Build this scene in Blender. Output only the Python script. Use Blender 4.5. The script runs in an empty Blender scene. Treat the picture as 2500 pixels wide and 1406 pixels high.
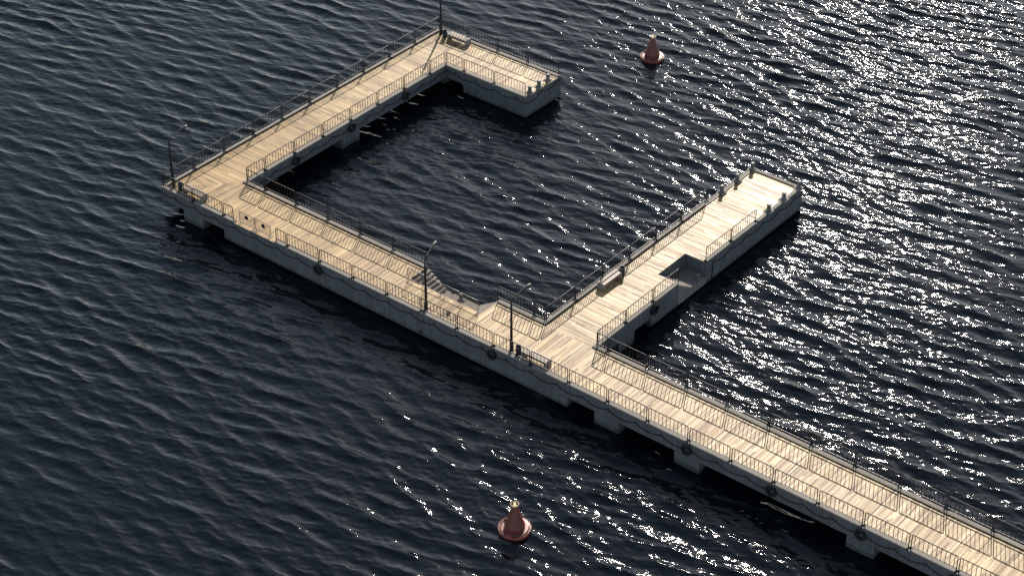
import bpy, math, random
import numpy as np
from mathutils import Vector, Matrix

random.seed(7)
sc = bpy.context.scene
COL = sc.collection
R = math.radians
PI = math.pi

# ------------------------------------------------------------------ levels (metres)
ZW = -1.94      # mean water level
ZB = -1.82      # underside of the pontoon walls
ZS = -1.08      # soffit of the slab
ZG = -0.10      # concrete slab top (floor of the kerb gaps)
ZD = -0.094     # top of the boards
ZK = -0.01     # top of the kerb
ZF = -1.30      # landings
SUN_EL, SUN_AZ = 29.8, 117.4          # towards the sun, azimuth from +X anticlockwise

# ------------------------------------------------------------------ mesh builder
class MB:
    def __init__(s): s.v = []; s.f = []; s.sm = []
    def add(s, vs, fs, smooth=False):
        o = len(s.v); s.v += [tuple(p) for p in vs]
        for f in fs: s.f.append([i + o for i in f]); s.sm.append(smooth)
        return s
    def box(s, x0, x1, y0, y1, z0, z1):
        v = [(x0,y0,z0),(x1,y0,z0),(x1,y1,z0),(x0,y1,z0),(x0,y0,z1),(x1,y0,z1),(x1,y1,z1),(x0,y1,z1)]
        return s.add(v, [(0,3,2,1),(4,5,6,7),(0,1,5,4),(1,2,6,5),(2,3,7,6),(3,0,4,7)])
    def bbox(s, x0, x1, y0, y1, z0, z1, b=0.01):
        # box with bevelled top edges
        v = [(x0,y0,z0),(x1,y0,z0),(x1,y1,z0),(x0,y1,z0),(x0,y0,z1-b),(x1,y0,z1-b),(x1,y1,z1-b),(x0,y1,z1-b),
             (x0+b,y0+b,z1),(x1-b,y0+b,z1),(x1-b,y1-b,z1),(x0+b,y1-b,z1)]
        f = [(0,3,2,1),(8,9,10,11)]
        for i in range(4):
            j = (i+1) % 4
            f += [(i,j,4+j,4+i),(4+i,4+j,8+j,8+i)]
        return s.add(v, f)
    def prism(s, poly, z0, z1, bev=0.0):
        n = len(poly)
        if bev <= 0:
            v = [(x,y,z0) for x,y in poly] + [(x,y,z1) for x,y in poly]
            f = [tuple(range(n-1,-1,-1)), tuple(range(n,2*n))]
            f += [(i,(i+1)%n,n+(i+1)%n,n+i) for i in range(n)]
            return s.add(v, f)
        cx = sum(p[0] for p in poly)/n; cy = sum(p[1] for p in poly)/n
        def ins(i):
            p0 = Vector(poly[i-1]); p1 = Vector(poly[i]); p2 = Vector(poly[(i+1)%n])
            a = (p1-p0).normalized(); b = (p2-p1).normalized()
            na = Vector((-a.y,a.x)); nb = Vector((-b.y,b.x))
            m = (na+nb); m = m/max(m.dot(na),1e-3) if m.length>1e-6 else na
            q = p1+m*bev; return (q.x,q.y)
        inn = [ins(i) for i in range(n)]
        v = [(x,y,z0) for x,y in poly]+[(x,y,z1-bev) for x,y in poly]+[(x,y,z1) for x,y in inn]
        f = [tuple(range(n-1,-1,-1)), tuple(range(2*n,3*n))]
        for i in range(n):
            j=(i+1)%n
            f += [(i,j,n+j,n+i),(n+i,n+j,2*n+j,2*n+i)]
        return s.add(v, f)
    def tube(s, pts, r, n=8, closed=False):
        P = [Vector(p) for p in pts]; m = len(P)
        rad = r if isinstance(r,(list,tuple)) else [r]*m
        up = None; rings = []
        for i in range(m):
            if closed: t = (P[(i+1)%m]-P[i-1]).normalized()
            else: t = (P[min(i+1,m-1)]-P[max(i-1,0)]).normalized()
            if up is None:
                up = Vector((0,0,1)) if abs(t.z) < .9 else Vector((1,0,0))
            a = t.cross(up)
            if a.length < 1e-5: a = t.orthogonal()
            a.normalize(); b = a.cross(t).normalized(); up = b
            rings.append([P[i]+(a*math.cos(2*PI*k/n)+b*math.sin(2*PI*k/n))*rad[i] for k in range(n)])
        v = [q for g in rings for q in g]; f = []
        for i in range(m if closed else m-1):
            i2 = (i+1) % m
            for k in range(n):
                k2 = (k+1) % n
                f.append((i*n+k, i*n+k2, i2*n+k2, i2*n+k))
        if not closed:
            o = len(v)
            s.add(v, f, True)
            s.add(rings[0], [tuple(range(n))]); s.add(rings[-1], [tuple(range(n-1,-1,-1))])
            return s
        return s.add(v, f, True)
    def lathe(s, prof, n=24, c=(0,0,0), smooth=True):
        v = []; f = []
        for (r,z) in prof:
            for k in range(n):
                a = 2*PI*k/n; v.append((c[0]+r*math.cos(a), c[1]+r*math.sin(a), c[2]+z))
        m = len(prof)
        for i in range(m-1):
            for k in range(n):
                k2=(k+1)%n
                f.append((i*n+k, i*n+k2, (i+1)*n+k2, (i+1)*n+k))
        s.add(v, f, smooth)
        s.add(v[:n], [tuple(range(n-1,-1,-1))]); s.add(v[-n:], [tuple(range(n))])
        return s
    def torus(s, c, R1, r, axis='y', n=28, m=10, sq=1.0):
        pts = []
        for k in range(n):
            a = 2*PI*k/n; u, w = R1*math.cos(a), R1*math.sin(a)*sq
            pts.append({'y':(c[0]+u,c[1],c[2]+w),'x':(c[0],c[1]+u,c[2]+w),'z':(c[0]+u,c[1]+w,c[2])}[axis])
        return s.tube(pts, r, m, closed=True)
    def xf(s, M):
        s.v = [tuple(M @ Vector(p)) for p in s.v]; return s
    def mesh(s, name):
        me = bpy.data.meshes.new(name)
        me.from_pydata(s.v, [], s.f)
        me.polygons.foreach_set('use_smooth', s.sm)
        me.update()
        return me

def obj(name, mb, mat, parent=None, loc=None):
    me = mb.mesh(name) if isinstance(mb, MB) else mb
    if mat is not None and len(me.materials) == 0: me.materials.append(mat)
    o = bpy.data.objects.new(name, me); COL.objects.link(o)
    if parent is not None: o.parent = parent
    if loc is not None: o.location = loc
    return o
def tag(o, label, cat, group=None):
    o['label'] = label; o['category'] = cat
    if group: o['group'] = group
    return o
def thing(name, label, cat, loc=(0,0,0), rz=0.0, group=None):
    o = bpy.data.objects.new(name, None); COL.objects.link(o)
    o.location = loc; o.rotation_euler = (0,0,rz); o.empty_display_size = .2
    return tag(o, label, cat, group)
def dup(root, loc, rz, label, group=None):
    r = root.copy(); COL.objects.link(r); r.location = loc; r.rotation_euler = (0,0,rz); r['label'] = label
    if group: r['group'] = group
    for ch in list(root.children):
        c = ch.copy(); COL.objects.link(c); c.parent = r
        for g in list(ch.children):
            d = g.copy(); COL.objects.link(d); d.parent = c
    return r

# ------------------------------------------------------------------ materials
def new_mat(name):
    m = bpy.data.materials.new(name); m.use_nodes = True
    nt = m.node_tree; b = nt.nodes['Principled BSDF']
    return m, nt, b
def N(nt, t, **kw):
    n = nt.nodes.new(t)
    for k, v in kw.items(): setattr(n, k, v)
    return n
def ramp(nt, fac, stops):
    r = N(nt, 'ShaderNodeValToRGB'); e = r.color_ramp.elements
    while len(e) < len(stops): e.new(.5)
    for i, (p, c) in enumerate(stops):
        e[i].position = p; e[i].color = (*c, 1) if len(c) == 3 else c
    nt.links.new(fac, r.inputs[0]); return r.outputs[0]
def mix(nt, fac, a, b, mode='MIX'):
    m = N(nt, 'ShaderNodeMix'); m.data_type = 'RGBA'; m.blend_type = mode
    for sock, v in ((m.inputs[0], fac), (m.inputs[6], a), (m.inputs[7], b)):
        if hasattr(v, 'links') or isinstance(v, bpy.types.NodeSocket): nt.links.new(v, sock)
        else: sock.default_value = v if not isinstance(v, tuple) or len(v) == 4 else (*v, 1)
    return m.outputs[2]
def coords(nt, scale=(1,1,1), rot=(0,0,0), kind='pos', loc=(0,0,0)):
    mp = N(nt, 'ShaderNodeMapping'); mp.inputs['Scale'].default_value = scale; mp.inputs['Rotation'].default_value = rot
    mp.inputs['Location'].default_value = loc
    if kind == 'pos': src = N(nt, 'ShaderNodeNewGeometry').outputs['Position']
    else: src = N(nt, 'ShaderNodeTexCoord').outputs['Object']
    nt.links.new(src, mp.inputs[0]); return mp.outputs[0]
def noise(nt, vec, scale, detail=4, rough=.55):
    n = N(nt, 'ShaderNodeTexNoise'); n.inputs['Scale'].default_value = scale
    n.inputs['Detail'].default_value = detail; n.inputs['Roughness'].default_value = rough
    nt.links.new(vec, n.inputs['Vector']); return n.outputs['Fac']
def bump(nt, b, h, strength=.3, dist=.02):
    k = N(nt, 'ShaderNodeBump'); k.inputs['Strength'].default_value = strength; k.inputs['Distance'].default_value = dist
    nt.links.new(h, k.inputs['Height']); nt.links.new(k.outputs[0], b.inputs['Normal'])

def mat_concrete(name, c0, c1, rough=.8, streak=.5, wet=False):
    m, nt, b = new_mat(name)
    v = coords(nt)
    n1 = noise(nt, v, .55, 6, .6)
    n2 = noise(nt, coords(nt, (3.0,3.0,.22)), 1.6, 5, .65)       # rain streaks down the faces
    n3 = noise(nt, v, 14, 6, .7)
    a = ramp(nt, n1, [(.28, c0), (.72, c1)])
    dark = tuple(x*.55 for x in c0)
    s = ramp(nt, n2, [(.35,(1,1,1)), (.58,(0,0,0))])
    sf = N(nt,'ShaderNodeMath', operation='MULTIPLY'); nt.links.new(s, sf.inputs[0]); sf.inputs[1].default_value = streak
    col = mix(nt, sf.outputs[0], a, dark)
    g = ramp(nt, n3, [(.3,(.82,.82,.82)), (.7,(1.1,1.1,1.1))])
    col = mix(nt, 1.0, col, g, 'MULTIPLY')
    if wet:
        sp = N(nt, 'ShaderNodeSeparateXYZ'); nt.links.new(N(nt,'ShaderNodeNewGeometry').outputs['Position'], sp.inputs[0])
        ln = N(nt, 'ShaderNodeMath', operation='MULTIPLY_ADD'); nt.links.new(noise(nt, coords(nt,(1,1,.3)), 1.7, 6, .7), ln.inputs[0]); ln.inputs[1].default_value = -.42; nt.links.new(sp.outputs['Z'], ln.inputs[2])
        wm = ramp(nt, ln.outputs[0], [(0,(1,1,1)), (1,(0,0,0))])
        mr = N(nt, 'ShaderNodeMapRange'); nt.links.new(ln.outputs[0], mr.inputs[0]); mr.inputs[1].default_value = -1.92; mr.inputs[2].default_value = -1.78; mr.inputs[3].default_value = .62; mr.inputs[4].default_value = 0
        col = mix(nt, mr.outputs[0], col, (.035,.042,.034,1))
        for z_ in (-1.085, ):     # casting joint under the slab
            d1 = N(nt,'ShaderNodeMath', operation='COMPARE'); nt.links.new(sp.outputs['Z'], d1.inputs[0]); d1.inputs[1].default_value = z_; d1.inputs[2].default_value = .012
            d2 = N(nt,'ShaderNodeMath', operation='MULTIPLY'); nt.links.new(d1.outputs[0], d2.inputs[0]); d2.inputs[1].default_value = .5
            col = mix(nt, d2.outputs[0], col, (.05,.05,.05,1))
        # wide, faint rust and lime runs
        rn = ramp(nt, noise(nt, coords(nt, (1.1,1.1,.10), loc=(3,7,1)), 2.3, 4, .6), [(.62,(0,0,0)), (.74,(.35,.35,.35))])
        col = mix(nt, rn, col, (.15,.10,.065,1))
    nt.links.new(col, b.inputs['Base Color']); b.inputs['Roughness'].default_value = rough
    bump(nt, b, n3, .35, .01)
    return m
M_CONC = mat_concrete('pier_concrete', (.122,.126,.131), (.168,.174,.180), wet=True)
M_KERB = mat_concrete('kerb_concrete', (.245,.205,.172), (.33,.283,.24), .85, .35)
M_STEP = mat_concrete('step_concrete', (.23,.196,.166), (.31,.268,.228), .85, .2)
M_FOOT = mat_concrete('footing_concrete', (.03,.032,.032), (.055,.056,.055), .8, .3)
M_BENCHC = mat_concrete('bench_concrete', (.25,.243,.236), (.33,.32,.31), .75, .1)
M_BOLL = mat_concrete('bollard_paint', (.12,.125,.12), (.20,.205,.195), .55, .2)

def mat_boards(name, along):     # along: axis the boards run along
    m, nt, b = new_mat(name)
    geo = N(nt, 'ShaderNodeNewGeometry'); sep = N(nt, 'ShaderNodeSeparateXYZ'); nt.links.new(geo.outputs['Position'], sep.inputs[0])
    A, B = (sep.outputs['X'], sep.outputs['Y']) if along == 'y' else (sep.outputs['Y'], sep.outputs['X'])
    W = .11
    def mth(op, a, c=None, cl=False):
        k = N(nt, 'ShaderNodeMath', operation=op); k.use_clamp = cl
        for s_, v in ((k.inputs[0], a), (k.inputs[1], c)):
            if v is None: continue
            if isinstance(v, bpy.types.NodeSocket): nt.links.new(v, s_)
            else: s_.default_value = v
        return k.outputs[0]
    u = mth('DIVIDE', A, W); idx = mth('FLOOR', u); fr = mth('FRACT', u)
    wn = N(nt, 'ShaderNodeTexWhiteNoise', noise_dimensions='1D'); nt.links.new(idx, wn.inputs['W'])
    # butt joints: every row shifted by its own random amount
    L = 2.6
    q = mth('ADD', mth('DIVIDE', B, L), mth('MULTIPLY', wn.outputs['Value'], 7.31))
    seg = mth('FLOOR', q); sfr = mth('FRACT', q)
    comb = N(nt, 'ShaderNodeCombineXYZ'); nt.links.new(idx, comb.inputs[0]); nt.links.new(seg, comb.inputs[1])
    w2 = N(nt, 'ShaderNodeTexWhiteNoise', noise_dimensions='2D'); nt.links.new(comb.outputs[0], w2.inputs['Vector'])
    tone = w2.outputs['Value']
    base = ramp(nt, tone, [(0,(.215,.122,.058)), (.16,(.38,.236,.102)), (.5,(.475,.315,.132)), (.84,(.56,.385,.170)), (1,(.66,.485,.240))])
    # batches of boards laid together share a tone
    big = noise(nt, coords(nt, (2.6,.16,1) if along == 'y' else (.16,2.6,1)), 1.0, 5, .65)
    bigc = ramp(nt, big, [(.34,(.74,.65,.59)), (.58,(1.14,1.13,1.12))])
    base = mix(nt, 1.0, base, bigc, 'MULTIPLY')
    sc3 = (22,1.1,1) if along == 'y' else (1.1,22,1)
    gr = noise(nt, coords(nt, sc3), 1.6, 5, .65)
    gc = ramp(nt, gr, [(.25,(.70,.66,.62)), (.6,(1.06,1.05,1.04))])
    base = mix(nt, .9, base, gc, 'MULTIPLY')
    st = noise(nt, coords(nt), .33, 5, .6)                      # worn, dirtier patches
    stc = ramp(nt, st, [(.36,(.72,.70,.68)), (.62,(1.06,1.06,1.06))])
    base = mix(nt, 1.0, base, stc, 'MULTIPLY')
    e = mth('MINIMUM', fr, mth('SUBTRACT', 1.0, fr)); gap = mth('LESS_THAN', e, .05)
    e2 = mth('MINIMUM', sfr, mth('SUBTRACT', 1.0, sfr)); gap2 = mth('LESS_THAN', e2, .0035)
    g = mth('MAXIMUM', gap, gap2)
    base = mix(nt, mth('MULTIPLY', g, .75), base, (.05,.035,.022,1))
    nt.links.new(base, b.inputs['Base Color'])
    rr = N(nt, 'ShaderNodeMapRange'); nt.links.new(w2.outputs['Value'], rr.inputs[0])
    rr.inputs[3].default_value = .56; rr.inputs[4].default_value = .45
    nt.links.new(rr.outputs[0], b.inputs['Roughness'])
    b.inputs['Specular IOR Level'].default_value = .33
    bump(nt, b, gr, .25, .004)
    return m
M_BOARD_Y = mat_boards('boards_across_walkway', 'y')
M_BOARD_X = mat_boards('boards_across_arm', 'x')

def mat_paint(name, col, rough=.4, metallic=0.0, spec=.5, var=.25, nscale=6):
    m, nt, b = new_mat(name)
    n = noise(nt, coords(nt), nscale, 5, .6)
    c = ramp(nt, n, [(.3, tuple(x*(1-var) for x in col)), (.7, tuple(min(1,x*(1+var)) for x in col))])
    nt.links.new(c, b.inputs['Base Color'])
    rr = N(nt, 'ShaderNodeMapRange'); nt.links.new(n, rr.inputs[0]); rr.inputs[3].default_value = rough*.85; rr.inputs[4].default_value = rough*1.2
    nt.links.new(rr.outputs[0], b.inputs['Roughness'])
    b.inputs['Metallic'].default_value = metallic; b.inputs['Specular IOR Level'].default_value = spec
    return m
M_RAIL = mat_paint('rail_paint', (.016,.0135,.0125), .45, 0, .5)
M_POLE = mat_paint('lamp_post_paint', (.020,.018,.018), .40)
M_HEAD = mat_paint('lamp_housing', (.020,.018,.017), .5)
M_LENS = mat_paint('lamp_glass', (.42,.40,.35), .25, 0, .5, .1)
M_GALV = mat_paint('galvanised_steel', (.26,.25,.24), .36, .8, .5, .15)
M_BIN = mat_paint('bin_paint', (.014,.018,.017), .5)
M_BINR = mat_paint('bin_rim_paint', (.10,.11,.10), .4, .4)
M_RUB = mat_paint('tyre_rubber', (.020,.020,.021), .75, 0, .35)
M_ROPE = mat_paint('wet_rope', (.034,.032,.033), .85, 0, .2)
M_CHAIN = mat_paint('chain_steel', (.12,.115,.105), .4, .7)
M_IRON = mat_paint('black_iron', (.018,.018,.02), .6)
M_RED = mat_paint('buoy_red', (.28,.066,.046), .44, 0, .5, .22, 3)
M_REDC = mat_paint('buoy_cone_red', (.20,.050,.040), .43, 0, .5, .2, 3)
M_YEL = mat_paint('lantern_glass', (.72,.62,.32), .2, 0, .5, .05)
_b = M_YEL.node_tree.nodes['Principled BSDF']; _b.inputs['Emission Color'].default_value = (1,.86,.42,1); _b.inputs['Emission Strength'].default_value = .55
M_SIGN = mat_paint('sign_back', (.010,.013,.020), .5)
M_SIGNR = mat_paint('sign_red', (.16,.02,.02), .6)
M_SIGNB = mat_paint('sign_blue', (.05,.07,.14), .45)
M_RING = mat_paint('buoy_ring_paint', (.42,.30,.22), .4)
def mat_slats():
    m, nt, b = new_mat('bench_slat_wood')
    n = noise(nt, coords(nt, (2,14,14), kind='obj'), 2.2, 5, .6)
    oi = N(nt, 'ShaderNodeObjectInfo')
    c = ramp(nt, n, [(.25,(.27,.19,.135)), (.7,(.42,.31,.23))])
    v = ramp(nt, oi.outputs['Random'], [(0,(.8,.8,.8)), (1,(1.1,1.1,1.1))])
    nt.links.new(mix(nt, 1.0, c, v, 'MULTIPLY'), b.inputs['Base Color']); b.inputs['Roughness'].default_value = .45
    return m
M_SLAT = mat_slats()

# ------------------------------------------------------------------ the pier
OUT, INN = .11, .17            # kerb reach outside / inside of a railing line
Y0, Y1 = 0.0, 4.14             # main walkway railing lines
XA0, XA1 = -12.08, -7.95       # left arm
YF0, YF1 = 25.96, 30.09        # far leg of the left arm
XB0, XB1 = 18.93, 23.03        # right arm
XEND = 64.0
YB = 28.22                     # outer end of the right arm
XL = 0.03                      # outer end of the far leg
y0, y1 = Y0-OUT, Y1+OUT
xa0, xa1 = XA0-OUT, XA1+OUT
yf0, yf1 = YF0-OUT, YF1+OUT
xb0, xb1 = XB0-OUT, XB1+OUT
SX0, SX1, SY = 8.93, 15.10, 2.41          # stair recess on the main walkway
NX, NY0, NY1 = 21.40, 13.12, 16.28        # stair recess in the right arm

pier = thing('pier', 'large U shaped concrete pier with pale timber decking over the water', 'pier')
outline = [(xa0,y0),(XEND,y0),(XEND,y1),(xb1,y1),(xb1,NY0),(NX,NY0),(NX,NY1),(xb1,NY1),(xb1,YB),(xb0,YB),(xb0,y1),
           (SX1,y1),(SX1,SY),(SX0,SY),(SX0,y1),(xa1,y1),(xa1,yf0),(XL,yf0),(XL,yf1),(xa0,yf1)]
obj('slab', MB().prism(outline, ZS, ZG), M_CONC, pier)

def wall(poly, foot):
    w = obj('pontoon_wall', MB().prism(poly, ZB, ZS), M_CONC, pier)
    return w
wall([(-6.0,y0),(24.02,y0),(24.02,y1),(SX1,y1),(SX1,SY),(SX0,SY),(SX0,y1),(-6.0,y1)], None)
wall([(-6.1,yf0),(XL,yf0),(XL,yf1),(-6.1,yf1)], None)
wall([(xb0,10.0),(xb1,10.0),(xb1,NY0),(NX,NY0),(NX,NY1),(xb1,NY1),(xb1,YB),(xb0,YB)], None)
def footing(x0,x1,yy0,yy1):
    obj('footing', MB().box(x0,x1,yy0,yy1,-3.4,ZB), M_FOOT, pier)
footing(-5.7,23.7,y0+.3,y1-.3); footing(-5.8,XL-.3,yf0+.3,yf1-.3); footing(xb0+.3,xb1-.3,10.3,YB-.3)
def pillar(x0,x1,yy0,yy1):
    obj('pillar', MB().box(x0,x1,yy0,yy1,-3.4,ZS), M_CONC, pier)
for x0_, x1_ in ((-10.03,-8.12),(26.13,27.95),(32.13,33.93),(44.13,45.93),(56.13,57.93)): pillar(x0_,x1_,y0,y1)
pillar(xa0,xa1,13.95,15.82); pillar(-10.1,-8.18,26.1,28.0)
pillar(xb0,xb1,6.5,8.15)

# stairs, each flight one cast piece
def flight(name, prof, lo, hi, axis):
    mb = MB(); n = len(prof)
    P = lambda t,z,w: (t,w,z) if axis == 'x' else (w,t,z)
    v = [P(t,z,lo) for t,z in prof] + [P(t,z,hi) for t,z in prof]
    f = [tuple(range(n)), tuple(range(2*n-1,n-1,-1))] + [(i,n+i,n+(i+1)%n,(i+1)%n) for i in range(n)]
    mb.add(v, f)
    return obj(name, mb, M_STEP, pier)
NR = 7; RI = (ZG-ZF)/NR; TR = .262
prof = [(SX0,ZB),(SX0,ZF+RI*(NR-1))]
for k in range(1, NR):
    x = SX0+TR*k
    prof += [(x, ZF+RI*(NR-k)), (x, ZF+RI*(NR-k-1))]
prof += [(SX0+TR*(NR-1)+.002, ZB)]
flight('stairs', prof, SY+.003, y1, 'x')
prof = [(SX1-TR*(NR-1)-.002, ZB)]
for k in range(NR-1, 0, -1):
    x = SX1-TR*k
    prof += [(x, ZF+RI*(NR-k-1)), (x, ZF+RI*(NR-k))]
prof += [(SX1, ZF+RI*(NR-1)), (SX1, ZB)]
flight('stairs', prof, SY+.003, y1, 'x')
obj('landing', MB().box(SX0+TR*(NR-1)+.002, SX1-TR*(NR-1)-.002, SY+.003, y1, ZB, ZF), M_STEP, pier)
prof = [(NY0,ZB),(NY0,ZF+RI*(NR-1))]
for k in range(1, NR):
    y = NY0+TR*k
    prof += [(y, ZF+RI*(NR-k)), (y, ZF+RI*(NR-k-1))]
prof += [(NY0+TR*(NR-1)+.002, ZB)]
flight('stairs', prof, NX+.003, xb1, 'y')
obj('landing', MB().box(NX+.003, xb1, NY0+TR*(NR-1)+.002, NY1-.003, ZB, ZF), M_STEP, pier)

# decking: four fields of boards, mitred at the two corners of the left arm
ka0, ka1, kf0, kf1 = XA0+INN, XA1-INN, YF0+INN, YF1-INN
ky0, ky1, kb0, kb1 = Y0+INN, Y1-INN, XB0+INN, XB1-INN
GX0, GX1 = -4.95, -1.10        # opening in the front railing
def deck(poly, mat): obj('plank_deck', MB().prism(poly, ZG, ZD), mat, pier)
deck([(ka0,ky0),(GX0,ky0),(GX0,y0-.02),(GX1,y0-.02),(GX1,ky0),(XEND,ky0),(XEND,ky1),(SX1+.005,ky1),(SX1+.005,SY-.005),(SX0-.005,SY-.005),(SX0-.005,ky1),(ka1,ky1)], M_BOARD_Y)
deck([(ka0,ky0+.004),(ka1,ky1+.004),(ka1,kf0),(ka0,kf1)], M_BOARD_X)
deck([(ka0+.004,kf1),(ka1+.004,kf0),(XL+.02,kf0),(XL+.02,kf1)], M_BOARD_Y)
deck([(kb0,ky1+.004),(kb1,ky1+.004),(kb1,NY0-.15),(xb1-.02,NY0-.15),(xb1-.02,NY0-.004),(NX-.005,NY0-.004),(NX-.005,NY1+.005),(xb1-.02,NY1+.005),(kb1,NY1+.12),(kb1,YB-.28),(kb0,YB-.28)], M_BOARD_X)

# kerb blocks with cut corners; a gap at every pair of railing posts
def kerb(a, b, line, axis, inward, ch0=.10, ch1=.10):
    o, i = line-OUT*inward, line+INN*inward
    pts = [(a, i), (a, o-(-inward)*ch0), (a+ch0, o), (b-ch1, o), (b, o+inward*ch1), (b, i)]
    if ch0 == 0: pts.pop(1)
    if ch1 == 0: pts = [p for k,p in enumerate(pts) if not (p[0] == b and abs(p[1]-o) < 1e-9)] + []
    if ch1 == 0: pts = pts[:-1] + [(b, o), (b, i)] if (b, o) not in pts else pts
    out = []
    for p in pts:
        if not out or (abs(p[0]-out[-1][0])+abs(p[1]-out[-1][1])) > 1e-6: out.append(p)
    if axis == 'y': out = [(q, p) for p, q in out]
    ar = sum(out[k-1][0]*out[k][1]-out[k][0]*out[k-1][1] for k in range(len(out)))
    if ar < 0: out.reverse()
    obj('kerb', MB().prism(out, ZG, ZK, .008), M_KERB, pier)
GAP = .12
def kerb_run(start, joints, end, line, axis, inward):
    e = [start] + list(joints) + [end]
    for k in range(len(e)-1):
        a = e[k] + (GAP if k > 0 else 0); b = e[k+1] - (GAP if k < len(e)-2 else 0)
        if k == 0:
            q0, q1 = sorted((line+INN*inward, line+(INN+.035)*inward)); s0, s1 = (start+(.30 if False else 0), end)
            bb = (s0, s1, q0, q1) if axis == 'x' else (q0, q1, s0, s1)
            obj('shade_strip', MB().box(*bb, ZG-.01, ZK-.014), M_RAIL, pier)  # dark strip added to deepen the shaded band along the kerb's inner face
        if b-a > .12: kerb(a, b, line, axis, inward, .10 if k > 0 else .0, .10 if k < len(e)-2 else .0)
JA0 = [-9.07,-6.07]
JA = [3.0*k for k in range(0, 20)]
JB = [23.97+3*k for k in range(0, 13)]
JB1 = [-6.07+3*k for k in range(5)]
JB2 = [18.03]
JC = [3.04+3*k for k in range(9)]
JD = [6.06+3*k for k in range(7)]
JE = [-9.13,-6.13,-3.13]
JF = [-6.13,-3.13]
JG = [7.29,10.29,13.29,16.29,19.29]
JH = [7.28,10.28]
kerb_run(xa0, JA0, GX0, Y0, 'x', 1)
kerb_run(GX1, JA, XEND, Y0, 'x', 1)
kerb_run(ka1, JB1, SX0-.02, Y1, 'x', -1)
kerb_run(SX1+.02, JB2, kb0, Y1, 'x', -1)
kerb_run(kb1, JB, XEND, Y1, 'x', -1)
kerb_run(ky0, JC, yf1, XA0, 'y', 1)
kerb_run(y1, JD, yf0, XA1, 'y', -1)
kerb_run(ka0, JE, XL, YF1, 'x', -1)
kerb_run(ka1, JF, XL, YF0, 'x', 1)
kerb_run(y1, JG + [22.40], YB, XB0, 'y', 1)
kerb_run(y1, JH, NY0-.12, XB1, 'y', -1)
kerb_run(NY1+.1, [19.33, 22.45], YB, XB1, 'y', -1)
obj('kerb', MB().prism([(kb0,YB-.28),(kb1,YB-.28),(kb1,YB),(kb0,YB)], ZG, ZK, .008), M_KERB, pier)

# ------------------------------------------------------------------ railing panels
ZP = ZG; HT = 1.1-ZP; BR = .215-ZP
mesh_cache = {}
def panel_meshes(L):
    key = round(L, 2)
    if key in mesh_cache: return mesh_cache[key]
    r, cr = .031, .09
    pts = [(0,0,0),(0,0,HT-cr-r)]
    for k in range(1,6):
        a = PI/2*k/5; pts.append((cr-cr*math.cos(a),0,HT-r-cr+cr*math.sin(a)))
    for k in range(0,6):
        a = PI/2*k/5; pts.append((L-cr+cr*math.sin(a),0,HT-r-cr+cr*math.cos(a)))
    pts.append((L,0,0))
    fr = MB().tube(pts, r, 8)
    for x in (0, L): fr.box(x-.055,x+.055,-.055,.055,.0,.014)
    fm = fr.mesh('post_frame'); fm.materials.append(M_RAIL)
    bm = MB().box(.024, L-.024, -.019, .019, BR-.028, BR+.028).mesh('bottom_rail'); bm.materials.append(M_RAIL)
    n = max(2, int(round(L/.276-.4)))
    m0 = (L-(n-1)*.276)/2
    xs = [m0+.276*k for k in range(n)]
    mesh_cache[key] = (fm, bm, xs); return mesh_cache[key]
bal = MB().tube([(0,0,BR+.015),(0,0,HT-.03)], .0185, 6).mesh('baluster'); bal.materials.append(M_RAIL)
def panel(a, b, line, axis, label):
    L = b-a
    fm, bm, xs = panel_meshes(L)
    t = thing('railing_panel', label, 'railing', (a,line,ZP) if axis == 'x' else (line,a,ZP), 0 if axis == 'x' else PI/2, 'railing panels around the pier')
    obj('post_frame', fm, None, t); obj('bottom_rail', bm, None, t)
    for x in xs: obj('baluster', bal, None, t, (x,0,0))
ORD = ['first','second','third','fourth','fifth','sixth','seventh','eighth','ninth','tenth','eleventh','twelfth','thirteenth',
       'fourteenth','fifteenth','sixteenth','seventeenth','eighteenth','nineteenth','twentieth']
HG = .072
def run(start, joints, end, line, axis, text, short=None):
    e = [start] + list(joints) + ([end] if end is not None else [])
    for k in range(len(e)-1):
        a = e[k] + (HG if k > 0 else 0)
        b = e[k+1] - (HG if (k < len(e)-2 or end is None) else 0)
        panel(a, b, line, axis, text.replace('#', ORD[k]))
run(-12.04, JA0, -5.08, Y0, 'x', 'black steel railing panel, # from the left corner lamp on the front edge')
run(-.97, JA, None, Y0, 'x', 'black steel railing panel, # to the right of the two disc barriers on front edge')
run(-7.80, JB1, SX0, Y1, 'x', 'railing panel, # right of the left arm along the inner basin edge')
run(15.03, JB2, 18.86, Y1, 'x', 'railing panel, # right of the landing stairs, before the right arm')
run(23.08, JB, None, Y1, 'x', 'railing panel on rear edge of entrance walkway, # right of the right arm')
run(.08, JC, YF1-.07, XA0, 'y', 'railing panel on outer edge of the left arm, # from the left corner lamp')
run(4.24, JD, 25.88, XA1, 'y', 'railing panel on basin side of the left arm, # from the main walkway')
run(-11.98, JE, -.10, YF1, 'x', 'railing panel on the outermost edge of the far leg, # from the far corner lamp')
run(-7.86, JF, -.10, YF0, 'x', 'railing panel on near edge of the far leg, # from the inner corner')
run(4.29, JG, 22.29, XB0, 'y', 'railing panel on basin side of the right arm, # from the main walkway')
run(4.28, JH, 13.16, XB1, 'y', 'railing panel on outer side of the right arm, # before the sunken steps')
run(16.33, [19.33], 22.33, XB1, 'y', 'railing panel on outer side of the right arm, # beyond the sunken steps')

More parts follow.
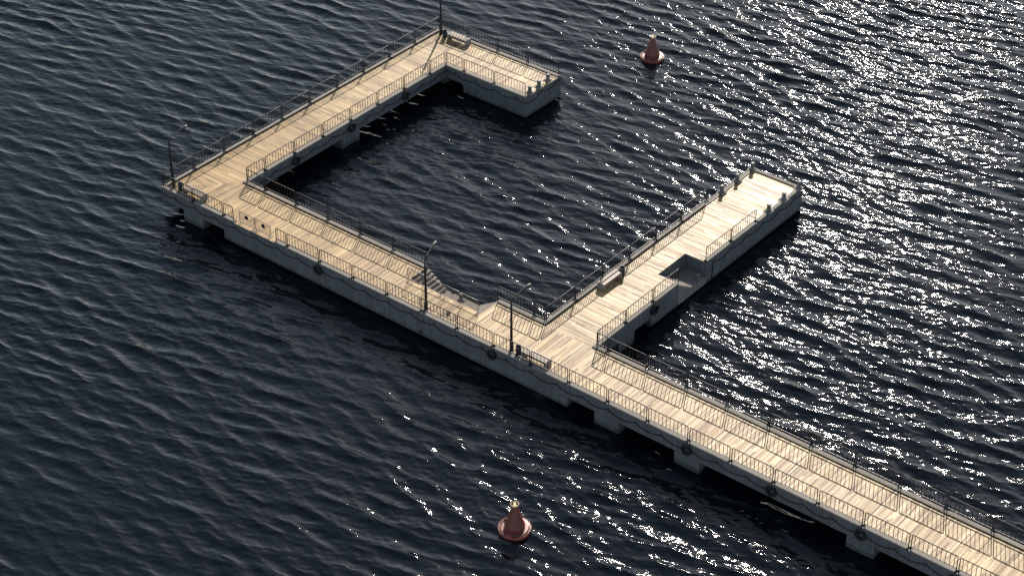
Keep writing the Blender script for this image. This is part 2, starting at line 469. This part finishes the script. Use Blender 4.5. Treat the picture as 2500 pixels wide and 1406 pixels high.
# ------------------------------------------------------------------ street lamps
def make_lamp(loc, rz, label):
    t = thing('street_lamp', label, 'street lamp', loc, rz, 'street lamps along the pier')
    base = MB().bbox(-.19,.19,-.19,.19,0,.025,.006)
    for sx in (-1,1):
        for sy in (-1,1): base.lathe([(.022,.025),(.022,.055),(.012,.06)], 8, (sx*.14,sy*.14,0))
    b = obj('base_plate', base, M_POLE, t)
    pole = MB().lathe([(.115,.025),(.112,.55),(.092,.58),(.084,1.6),(.064,3.5),(.058,3.53),(.044,3.56),(.041,3.58)], 16)
    pole.box(-.04,.04,-.118,-.108,.55,.9)
    obj('pole', pole, M_POLE, t)
    pts = [(0,0,3.5),(0,0,3.72)]
    for k in range(1,9):
        a = R(82)*k/8; pts.append((0, .33-.33*math.cos(a), 3.72+.33*math.sin(a)))
    y_, z_ = pts[-1][1], pts[-1][2]
    pts += [(0,y_+.25,z_+.035),(0,y_+.72,z_+.07)]
    obj('arm', MB().tube(pts, [.040]*2+[.036]*8+[.033,.031], 10), M_POLE, t)
    # cobra head: tapered shell built from rings along its length
    hx = pts[-1]; n = 14; prof = [(-.06,.040,.045),(.06,.05,.055),(.20,.085,.075),(.38,.13,.095),(.56,.15,.10),(.69,.13,.085),(.77,.085,.055),(.80,.025,.018)]
    mb = MB(); v = []; f = []
    for d, w, h in prof:
        for k in range(n):
            a = 2*PI*k/n; v.append((w*math.cos(a), hx[1]+d, hx[2]+d*.10+ (h if math.sin(a) > 0 else h*.55)*math.sin(a)))
    for i in range(len(prof)-1):
        for k in range(n):
            k2 = (k+1)%n; f.append((i*n+k,(i+1)*n+k,(i+1)*n+k2,i*n+k2))
    mb.add(v, f, True); mb.add(v[:n], [tuple(range(n))]); mb.add(v[-n:], [tuple(range(n-1,-1,-1))])
    hd = obj('lamp_head', mb, M_HEAD, t)
    lens = MB(); v = []
    for d, w, dz in ((.30,.085,-.05),(.43,.11,-.078),(.56,.115,-.078),(.68,.09,-.045)):
        for k in range(8):
            a = PI+PI*k/7; v.append((w*math.cos(a), hx[1]+d, hx[2]+d*.10+dz*.55+dz*abs(math.sin(a))*.75))
    f = [(i*8+k,i*8+k+1,(i+1)*8+k+1,(i+1)*8+k) for i in range(3) for k in range(7)]
    lens.add(v, f, True); obj('lens', lens, M_LENS, hd)
    return t
l0 = make_lamp((-11.53,.50,ZD), 0, 'tall dark street lamp at the near left corner beside a bin and bench')
dup(l0, (12.02,.47,ZD), R(17), 'tall dark street lamp in front of the basin stairs, head turned left')
dup(l0, (19.08,.50,ZD), R(-4), 'tall dark street lamp beside bin and bench on the middle of the front edge')
dup(l0, (-11.55,29.62,ZD), R(-45), 'tall dark street lamp at the far corner, its head above the picture')

# ------------------------------------------------------------------ benches
def make_bench(loc, rz, label):
    t = thing('park_bench', label, 'bench', loc, rz, 'slatted benches on the pier')
    L, Wd, H = 1.95, .60, .46
    # concrete end slab with rounded upper corners (profile in y-z)
    prof = [(-.30,0),(.30,0),(.30,H-.13)]
    for k in range(1,6):
        a = PI/2*k/5; prof.append((.30-.10+.10*math.cos(a), H-.13+.10*math.sin(a)))
    for k in range(0,6):
        a = PI/2*k/5; prof.append((-.30+.10-.10*math.sin(a), H-.13+.10*math.cos(a)))
    n = len(prof); th = .12
    mb = MB(); v = [(0,y,z) for y,z in prof]+[(th,y,z) for y,z in prof]
    mb.add(v, [tuple(range(n-1,-1,-1)), tuple(range(n,2*n))]+[(i,(i+1)%n,n+(i+1)%n,n+i) for i in range(n)])
    me = mb.mesh('end_slab'); me.materials.append(M_BENCHC)
    obj('end_slab', me, None, t, (-L/2,0,0)); obj('end_slab', me, None, t, (L/2-th,0,0))
    ys = [-.235,-.118,0,.118,.235]
    sl = MB().bbox(-L/2-.01, L/2+.01, -.047,.047, 0,.045,.008).mesh('seat_slat'); sl.materials.append(M_SLAT)
    for y in ys: obj('seat_slat', sl, None, t, (0,y,H-.03-(.012 if abs(y) > .2 else 0)))
    fs = MB().bbox(-L/2+th+.002, L/2-th-.002, -.02,.02,0,.10,.006).mesh('edge_slat'); fs.materials.append(M_SLAT)
    for y in (-.285,.285): obj('edge_slat', fs, None, t, (0,y,H-.16))
    br = MB().box(-L/2+th+.002, L/2-th-.002, -.03,.03, H-.11, H-.035)
    obj('support_rail', br, M_RAIL, t)
    return t
b0 = make_bench((-9.50,.62,ZD), 0, 'slatted bench with concrete ends near the left corner lamp')
dup(b0, (20.99,.62,ZD), 0, 'slatted bench with concrete ends on the front edge right of the middle lamp')
dup(b0, (-9.62,29.53,ZD), 0, 'slatted bench with concrete ends beside the far corner lamp on the far leg')
dup(b0, (19.47,10.35,ZD), PI/2, 'slatted bench with concrete ends on the basin side of the right arm')

# ------------------------------------------------------------------ bins
def make_bin(loc, label):
    t = thing('litter_bin', label, 'bin', loc, 0, 'dark litter bins')
    obj('body', MB().lathe([(.165,0),(.175,.02),(.19,.58),(.178,.58),(.165,.10),(.02,.10)], 24), M_BIN, t)
    obj('rim', MB().torus((0,0,.585), .186, .016, 'z', 28, 8), M_BINR, t)
    obj('band', MB().lathe([(.1795,.20),(.1815,.20),(.1822,.23),(.1800,.23)], 24), M_BINR, t)
    return t
n0 = make_bin((-10.80,.50,ZD), 'dark round litter bin beside the left corner lamp')
dup(n0, (19.66,.50,ZD), 0, 'dark round litter bin between middle lamp and front edge bench')
dup(n0, (-10.93,29.35,ZD), 0, 'dark round litter bin beside the far corner lamp')
dup(n0, (19.58,11.58,ZD), 0, 'dark round litter bin at the end of the bench on the right arm')

# ------------------------------------------------------------------ bollards
def make_bollard(loc, label, group):
    t = thing('mooring_bollard', label, 'bollard', loc, 0, group)
    obj('base_plate', MB().bbox(-.30,.30,-.30,.30,0,.035,.012), M_KERB, t)
    obj('flange', MB().lathe([(.22,.035),(.235,.06),(.235,.085),(.17,.12)], 24), M_BOLL, t)
    obj('post', MB().lathe([(.165,.085),(.145,.14),(.138,.40),(.150,.47)], 24), M_BOLL, t)
    obj('cap', MB().lathe([(.150,.47),(.166,.485),(.166,.525),(.145,.55),(.08,.562),(.01,.565)], 24), M_BOLL, t)
    return t
G1 = 'bollards at the end of the far leg'; G2 = 'bollards round the end of the right arm'
p0 = make_bollard((-.22,26.68,ZD), 'grey bollard at the end of the far leg, nearest the viewer of three', G1)
dup(p0, (-.24,27.82,ZD), 0, 'grey bollard at the end of the far leg, middle of three', G1)
dup(p0, (-.30,29.02,ZD), 0, 'grey bollard at the end of the far leg, farthest of three by the railing', G1)
for x, side in ((19.05,'left'),(22.96,'right')):
    for y, w in ((24.10,'nearest the railing'),(26.03,'middle of its row'),(27.97,'at the tip corner')):
        dup(p0, (x,y,ZK-.018), 0, 'grey bollard on %s edge of the bright right arm, %s' % (side, w), G2)
dup(p0, (12.05,3.92,ZF), 0, 'grey bollard on the sunken landing behind the crowd barriers', 'bollards on the sunken landings')
dup(p0, (22.98,15.62,ZF), 0, 'grey bollard in shade on the sunken landing of the right arm', 'bollards on the sunken landings')

# ------------------------------------------------------------------ crowd barriers
def barrier_parts():
    L, H, zb = 1.44, 1.05, .17
    r = .022; cr = .10
    pts = []
    for cx, cz, a0 in ((L-cr,H-cr,0),(cr,H-cr,90),(cr,zb+.02,180),(L-cr,zb+.02,270)):
        rr = cr if cz > .5 else .02
        cx2 = cx if cz > .5 else (.02 if cx < .5 else L-.02)
        for k in range(5):
            a = R(a0+90*k/4); pts.append((cx2+rr*math.cos(a),0,cz+rr*math.sin(a)))
    fr = MB().tube(pts, r, 8, closed=True)
    br = MB()
    ft = MB().tube([(0,-.26,.012),(0,-.16,.075),(0,-.05,.085),(0,.05,.085),(0,.16,.075),(0,.26,.012)], .016, 6)
    ft.tube([(.07,-.26,.012),(.07,-.16,.075),(.07,.16,.075),(.07,.26,.012)], .012, 6)
    ft.tube([(0,-.26,.012),(.07,-.26,.012)], .014, 6); ft.tube([(0,.26,.012),(.07,.26,.012)], .014, 6)
    ft.tube([(.035,0,.08),(.035,0,zb)], .014, 6)
    bar = MB().tube([(0,0,zb+.01),(0,0,H-.01)], .010, 6)
    ms = []
    for nm, mb in (('frame',fr),('foot',ft),('bar',bar)):
        me = mb.mesh(nm); me.materials.append(M_GALV); ms.append(me)
    return L, ms
BL, (BFR, BFT, BBR) = barrier_parts()
def barrier(loc, label, group, disc=None, face=1):
    t = thing('crowd_barrier', label, 'barrier', loc, 0, group)
    obj('frame', BFR, None, t)
    obj('foot', BFT, None, t, (.06,0,0)); obj('foot', BFT, None, t, (BL-.13,0,0))
    nb = 14
    for k in range(nb): obj('bar', BBR, None, t, ((k+1)*BL/(nb+1),0,0))
    if disc is not None:
        x, z = disc
        pl = MB().lathe([(.165,-.006),(.165,.006)], 28).xf(Matrix.Translation((x,-.02*face,z)) @ Matrix.Rotation(PI/2, 4, 'X'))
        s = obj('round_sign', pl, M_SIGN, t)
        if face < 0: pass
        y = -.02*face + (.0085 if face > 0 else -.0085)
        sgn = 1
        rg = MB().lathe([(.165,-.001),(.165,.001)], 28).xf(Matrix.Translation((x,-.02+(-.0085 if face < 0 else .0085),z)) @ Matrix.Rotation(PI/2, 4, 'X'))
        obj('red_rim', rg, M_SIGNR, s)
        ce = MB().lathe([(.142,-.001),(.142,.001)], 28).xf(Matrix.Translation((x,-.02+(-.011 if face < 0 else .011),z)) @ Matrix.Rotation(PI/2, 4, 'X'))
        obj('blue_disc', ce, M_SIGNB, s)
    return t
GF, GS = 'crowd barriers in the front gap', 'crowd barriers along the basin stairs'
barrier((-4.56,.10,ZD), 'steel crowd barrier with a dark disc in the front railing gap, left one', GF, (.70,.74))
barrier((-3.04,.10,ZD), 'steel crowd barrier with a dark disc in the front railing gap, right one', GF, (.78,.74))
for k, x in enumerate((8.93,10.45,12.04,13.56)):
    w = ('at the top of the descending steps','second from the left, behind the middle lamp pole','third from the left, with a small round sign','at the right end by the rising steps')[k]
    barrier((x,2.20,ZD), 'steel crowd barrier along the basin stairs, ' + w, GS, (.80,.80) if k == 2 else None, -1)

# ------------------------------------------------------------------ tyre fenders on chains
def make_tyre(loc, rz, label, group):
    # local: wall is the plane y=0, tyre hangs on the -y side
    t = thing('tyre_fender', label, 'tyre', loc, rz, group)
    prof = []
    for k in range(16):
        a = 2*PI*k/16
        rr = .285+ .095*(abs(math.cos(a))**.8)*(1 if math.cos(a) > 0 else -1); yy = .10*(abs(math.sin(a))**.75)*(1 if math.sin(a) > 0 else -1)
        prof.append((rr,yy))
    n = 32; v = []; f = []
    for i in range(n):
        b = 2*PI*i/n
        for rr, yy in prof: v.append((rr*math.cos(b), -.115+yy, rr*math.sin(b)))
    m = len(prof)
    for i in range(n):
        for k in range(m):
            f.append((i*m+k, ((i+1)%n)*m+k, ((i+1)%n)*m+(k+1)%m, i*m+(k+1)%m))
    obj('tyre', MB().add(v, f, True), M_RUB, t)
    ch = MB(); pts = [(0,-.115,.24),(0,-.115,.33),(0,-.11,.41),(0,-.08,.45),(0,-.03,.48),(0,.03,.49)]
    for k, q in enumerate(pts): ch.torus(q, .04, .011, 'x' if k % 2 else 'y', 12, 6, 1.35)
    obj('chain', ch, M_CHAIN, t)
    return t
GT = 'tyre fenders hung on the pier walls'
ZT = -.52
fl = 'black tyre fender on the front wall, '
y_t = y0
t0 = make_tyre((3.02,y_t,ZT), 0, fl+'left one, between disc barriers and stair lamp', GT)
for x, s in ((18.03,'just left of the middle lamp, above long wall'),(33.02,'on the second pillar from the long wall'),(39.02,'over open black water, sixth from right corner'),(45.0,'on the third pillar, near the lower right corner'),(51.0,'cut by the lower edge of the picture')):
    s = {39.02:'over open black water between two pillars'}.get(x, s)
    dup(t0, (x,y_t,ZT), 0, fl+s, GT)
for y, s in ((9.0,'nearest the main walkway'),(14.95,'on its pillar'),(21.03,'farthest along')):
    dup(t0, (xa1,y,ZT), PI/2, 'black tyre fender on the basin side of the left arm, '+s, GT)
dup(t0, (xb1,10.25,ZT), PI/2, 'black tyre fender on the outer side of the right arm', GT)

# ------------------------------------------------------------------ ropes looped along the walls
def rope(pts_knots, label, tail=None, skip=()):
    t = thing('grab_rope', label, 'rope', (0,0,0))
    P = []
    for k in range(len(pts_knots)-1):
        a, b = Vector(pts_knots[k]), Vector(pts_knots[k+1]); L = (b-a).length
        sag = .135*L*random.uniform(.9,1.1)
        for s in range(10):
            u = s/10; q = a.lerp(b, u); q.z -= sag*4*u*(1-u)*.9; P.append(q)
    P.append(Vector(pts_knots[-1]))
    if tail: P = [Vector(q) for q in tail] + P
    obj('line', MB().tube(P, .027, 8), M_ROPE, t)
    for k, q in enumerate(pts_knots):
        c = MB().torus((0,0,0), .038, .018, 'x' if abs(pts_knots[0][0]-pts_knots[-1][0]) > .5 else 'y', 12, 6)
        c.lathe([(.02,.03),(.02,.07)], 8)
        obj('knot', c, M_ROPE, t, q)
KZ = -.42
yr = y0-.045
rope([(xa0+.02,yr,KZ)]+[(-10.85+2*k,yr,KZ) for k in range(0,34)], 'dark rope looped in sags along the whole front wall')
xr = xa1+.045
rope([(xr,y1+.1,KZ)]+[(xr,6.95+2.0*k,KZ) for k in range(0,10)]+[(xr,yf0-.05,KZ)], 'dark rope looped along the basin side of the left arm')
yr2 = yf0-.045
rope([(xa1+.08,yr2,KZ)]+[(-6.95+1.99*k,yr2,KZ) for k in range(0,4)]+[(XL+.06,yr2,KZ-.06)], 'dark rope looped along the near wall of the far leg')
rope([(XL+.045,yf0-.03,KZ-.1),(XL+.045,27.75,KZ+.1),(XL+.045,29.8,KZ+.1),(XL+.045,yf1-.1,KZ+.06)], 'dark rope looped across the end wall of the far leg')
xr2 = xb1+.045
rope([(xr2,17.15+2.02*k,KZ) for k in range(0,6)]+[(xr2,YB-.03,KZ+.03)], 'dark rope along the outer wall of the right arm, hanging down at one end', tail=[(xr2,17.0,-1.9),(xr2,17.02,-1.2),(xr2,17.03,-.62),(xr2,17.06,-.47)])

# ------------------------------------------------------------------ small mooring ring on the wall
t = thing('mooring_ring', 'small black iron mooring ring low on the long front wall', 'ring', (12.02,y0,-1.43))
obj('plate', MB().lathe([(.09,0),(.08,.04)], 12).xf(Matrix.Rotation(PI/2,4,'X')), M_IRON, t)
obj('ring', MB().torus((0,-.055,-.12), .11, .024, 'y', 20, 8), M_IRON, t)
obj('rope_end', MB().tube([(.06,-.06,-.16),(.07,-.07,-.26),(.09,-.06,-.34)], .026, 6), M_ROPE, t)

# ------------------------------------------------------------------ buoys
def make_buoy(loc, rz, label):
    t = thing('navigation_buoy', label, 'buoy', loc, rz, 'red conical buoys')
    fl = MB().lathe([(.82,-.30),(.96,-.12),(.985,.02),(.985,.12),(.955,.155),(.90,.165),(.60,.17)], 48)
    f = obj('float', fl, M_RED, t)
    obj('rim_band', MB().torus((0,0,.165), .955, .018, 'z', 56, 8), M_RED, f)
    cone = MB().lathe([(.605,.172),(.605,.40),(.59,.43),(.555,.50),(.20,1.62),(.165,1.70),(.16,1.74)], 40)
    obj('cone', cone, M_REDC, t)
    top = MB().lathe([(.16,1.74),(.10,1.76)], 24)
    top.torus((0,0,1.90), .235, .030, 'z', 32, 8)
    for k in range(4):
        a = PI/4+PI/2*k; top.tube([(.12*math.cos(a),.12*math.sin(a),1.74),(.235*math.cos(a),.235*math.sin(a),1.90)], .014, 6)
    obj('guard_ring', top, M_RING, t)
    obj('lantern', MB().lathe([(.075,1.76),(.08,1.80),(.08,1.93),(.06,1.985),(.02,2.0)], 16), M_YEL, t)
    for a0, a1 in ((150,245),(-75,15)):
        ch = MB(); m = 15
        for k in range(m):
            a = R(a0+(a1-a0)*k/(m-1)); rr = .84+.02*math.sin(k*2.1)
            tor = MB().torus((0,0,0), .055, .017, 'z' if k % 2 else 'y', 12, 6, .6)
            tor.xf(Matrix.Translation((rr*math.cos(a),rr*math.sin(a),.195)) @ Matrix.Rotation(a+PI/2,4,'Z'))
            ch.v, ch.f, ch.sm = ch.v+tor.v, ch.f+[[i+len(ch.v) for i in q] for q in tor.f], ch.sm+tor.sm
        for a in (a0, a1):
            ch.torus((.84*math.cos(R(a)),.84*math.sin(R(a)),.24), .07, .016, 'x', 14, 6)
        obj('chain', ch, M_CHAIN, t)
    return t
c0 = make_buoy((28.49,-10.88,ZW+.02), R(20), 'red conical buoy floating in the foreground water below the pier')
dup(c0, (1.90,39.72,ZW+.02), R(20), 'red conical buoy floating beyond the pier at the top of the picture')

# ------------------------------------------------------------------ water
def make_water():
    h = .085
    def axis(lo, hi, far):
        core = np.arange(lo, hi+h/2, h); out = []; s = h; p = 0
        while p < far:
            s *= 1.22; p += s; out.append(p)
        out = np.array(out)
        return np.concatenate([lo-out[::-1], core, hi+out])
    xs = axis(-58, 66, 7000); ys = axis(-46, 84, 7000)
    X, Y = np.meshgrid(xs, ys, indexing='xy')
    X = X.astype(np.float32); Y = Y.astype(np.float32)
    fade = np.clip(1-np.maximum(np.maximum(np.abs(X-4)-60, np.abs(Y-19)-63), 0)/25, 0, 1)
    rng = np.random.default_rng(11)
    Z = np.zeros_like(X); DX = np.zeros_like(X); DY = np.zeros_like(X)
    n = 150; main = R(94)
    lam = np.exp(rng.uniform(math.log(.28), math.log(7.0), n))
    th = main + rng.normal(0, 1, n)*(R(17)+R(25)*np.clip((1.1-lam)/.8, 0, 1))
    k = 2*PI/lam
    w = np.where(lam > 1.6, (1.6/lam)**1.5, 1.0)*np.where(lam < .9, (lam/.9)**.40, 1)*(1+.8*np.exp(-(np.log(lam/1.6)/.35)**2))
    slope = WAVE_SLOPE*math.sqrt(2)*w/np.sqrt((w**2).sum())
    ph = rng.uniform(0, 2*PI, n)
    G = np.zeros_like(X)
    for q in range(9):
        L_ = rng.uniform(14, 55); t_ = main + rng.normal(0, R(50))
        G += np.cos(np.float32(2*PI/L_*math.cos(t_))*X + np.float32(2*PI/L_*math.sin(t_))*Y + np.float32(rng.uniform(0, 6.28)))
    G = np.clip(1.02 + .07*G, .86, 1.32)
    # slow gusts: patches where the short waves stand higher
    for i in range(n):
        kx, ky = np.float32(k[i]*math.cos(th[i])), np.float32(k[i]*math.sin(th[i]))
        P = kx*X + ky*Y + np.float32(ph[i]); a = np.float32(slope[i]/k[i])
        c, s_ = np.cos(P), np.sin(P)
        if lam[i] < 2.6: a = a*G
        Z += a*c
        DX -= np.float32(CHOP*math.cos(th[i]))*a*s_; DY -= np.float32(CHOP*math.sin(th[i]))*a*s_
    Z *= fade; X = X+DX*fade; Y = Y+DY*fade
    nx, ny = len(xs), len(ys)
    co = np.empty((nx*ny, 3), np.float32); co[:,0] = X.ravel(); co[:,1] = Y.ravel(); co[:,2] = Z.ravel()
    me = bpy.data.meshes.new('water')
    me.vertices.add(nx*ny); me.vertices.foreach_set('co', co.ravel())
    i = (np.arange(ny-1)[:,None]*nx + np.arange(nx-1)[None,:]).ravel()
    q = np.stack([i, i+1, i+nx+1, i+nx], 1).astype(np.int32)
    me.loops.add(q.size); me.loops.foreach_set('vertex_index', q.ravel())
    me.polygons.add(len(q)); me.polygons.foreach_set('loop_start', np.arange(0, q.size, 4, dtype=np.int32))
    me.polygons.foreach_set('use_smooth', np.ones(len(q), bool))
    me.update(calc_edges=True); me.validate()
    m, nt, b = new_mat('sea_water')
    b.inputs['Base Color'].default_value = (.0035,.0055,.008,1)
    b.inputs['Roughness'].default_value = .034
    b.inputs['IOR'].default_value = 1.333
    v = coords(nt, (1.0,2.6,1), (0,0,R(-4)))
    n1 = noise(nt, v, 2.6, 3, .55)
    n2 = noise(nt, v, 8.5, 3, .6)
    ad = N(nt, 'ShaderNodeMath', operation='MULTIPLY_ADD'); nt.links.new(n2, ad.inputs[0]); ad.inputs[1].default_value = .30; nt.links.new(n1, ad.inputs[2])
    bump(nt, b, ad.outputs[0], 1.0, RIPPLE)
    me.materials.append(m)
    o = bpy.data.objects.new('water', me); COL.objects.link(o); o.location = (0,0,ZW); o['kind'] = 'structure'
WAVE_SLOPE, CHOP, RIPPLE = .154, .95, .009
make_water()

# ------------------------------------------------------------------ light, sky, camera
w = bpy.data.worlds.new('World'); sc.world = w; w.use_nodes = True
nt = w.node_tree; bg = nt.nodes['Background']
sky = N(nt, 'ShaderNodeTexSky', sky_type='NISHITA'); sky.sun_disc = False
sky.sun_elevation = R(SUN_EL); sky.sun_rotation = R(90-SUN_AZ)
sky.air_density = 1.0; sky.dust_density = .3; sky.ozone_density = .6
hs = N(nt, 'ShaderNodeHueSaturation'); hs.inputs['Saturation'].default_value = .76; hs.inputs['Hue'].default_value = .488
nt.links.new(sky.outputs[0], hs.inputs['Color']); nt.links.new(hs.outputs[0], bg.inputs[0]); bg.inputs[1].default_value = .112
sd = bpy.data.lights.new('sun', 'SUN'); sd.energy = 4.8; sd.angle = R(.53); sd.color = (1,.93,.82)
so = bpy.data.objects.new('sun', sd); COL.objects.link(so)
dv = Vector((math.cos(R(SUN_EL))*math.cos(R(SUN_AZ)), math.cos(R(SUN_EL))*math.sin(R(SUN_AZ)), math.sin(R(SUN_EL))))
so.rotation_euler = dv.to_track_quat('Z','Y').to_euler(); so.location = dv*120

cd = bpy.data.cameras.new('camera'); co_ = bpy.data.objects.new('camera', cd); COL.objects.link(co_)
cd.sensor_width = 36; cd.lens = 73.325; cd.clip_start = 1; cd.clip_end = 20000
co_.location = (85.1609,-81.5075,78.8559); co_.rotation_euler = (R(90-35.148), 0, R(128.8406-90))
sc.camera = co_
vs = sc.view_settings; vs.view_transform = 'Standard'; vs.look = 'None'; vs.exposure = 0.33; vs.gamma = 1.0
sc.cycles.use_denoising = False
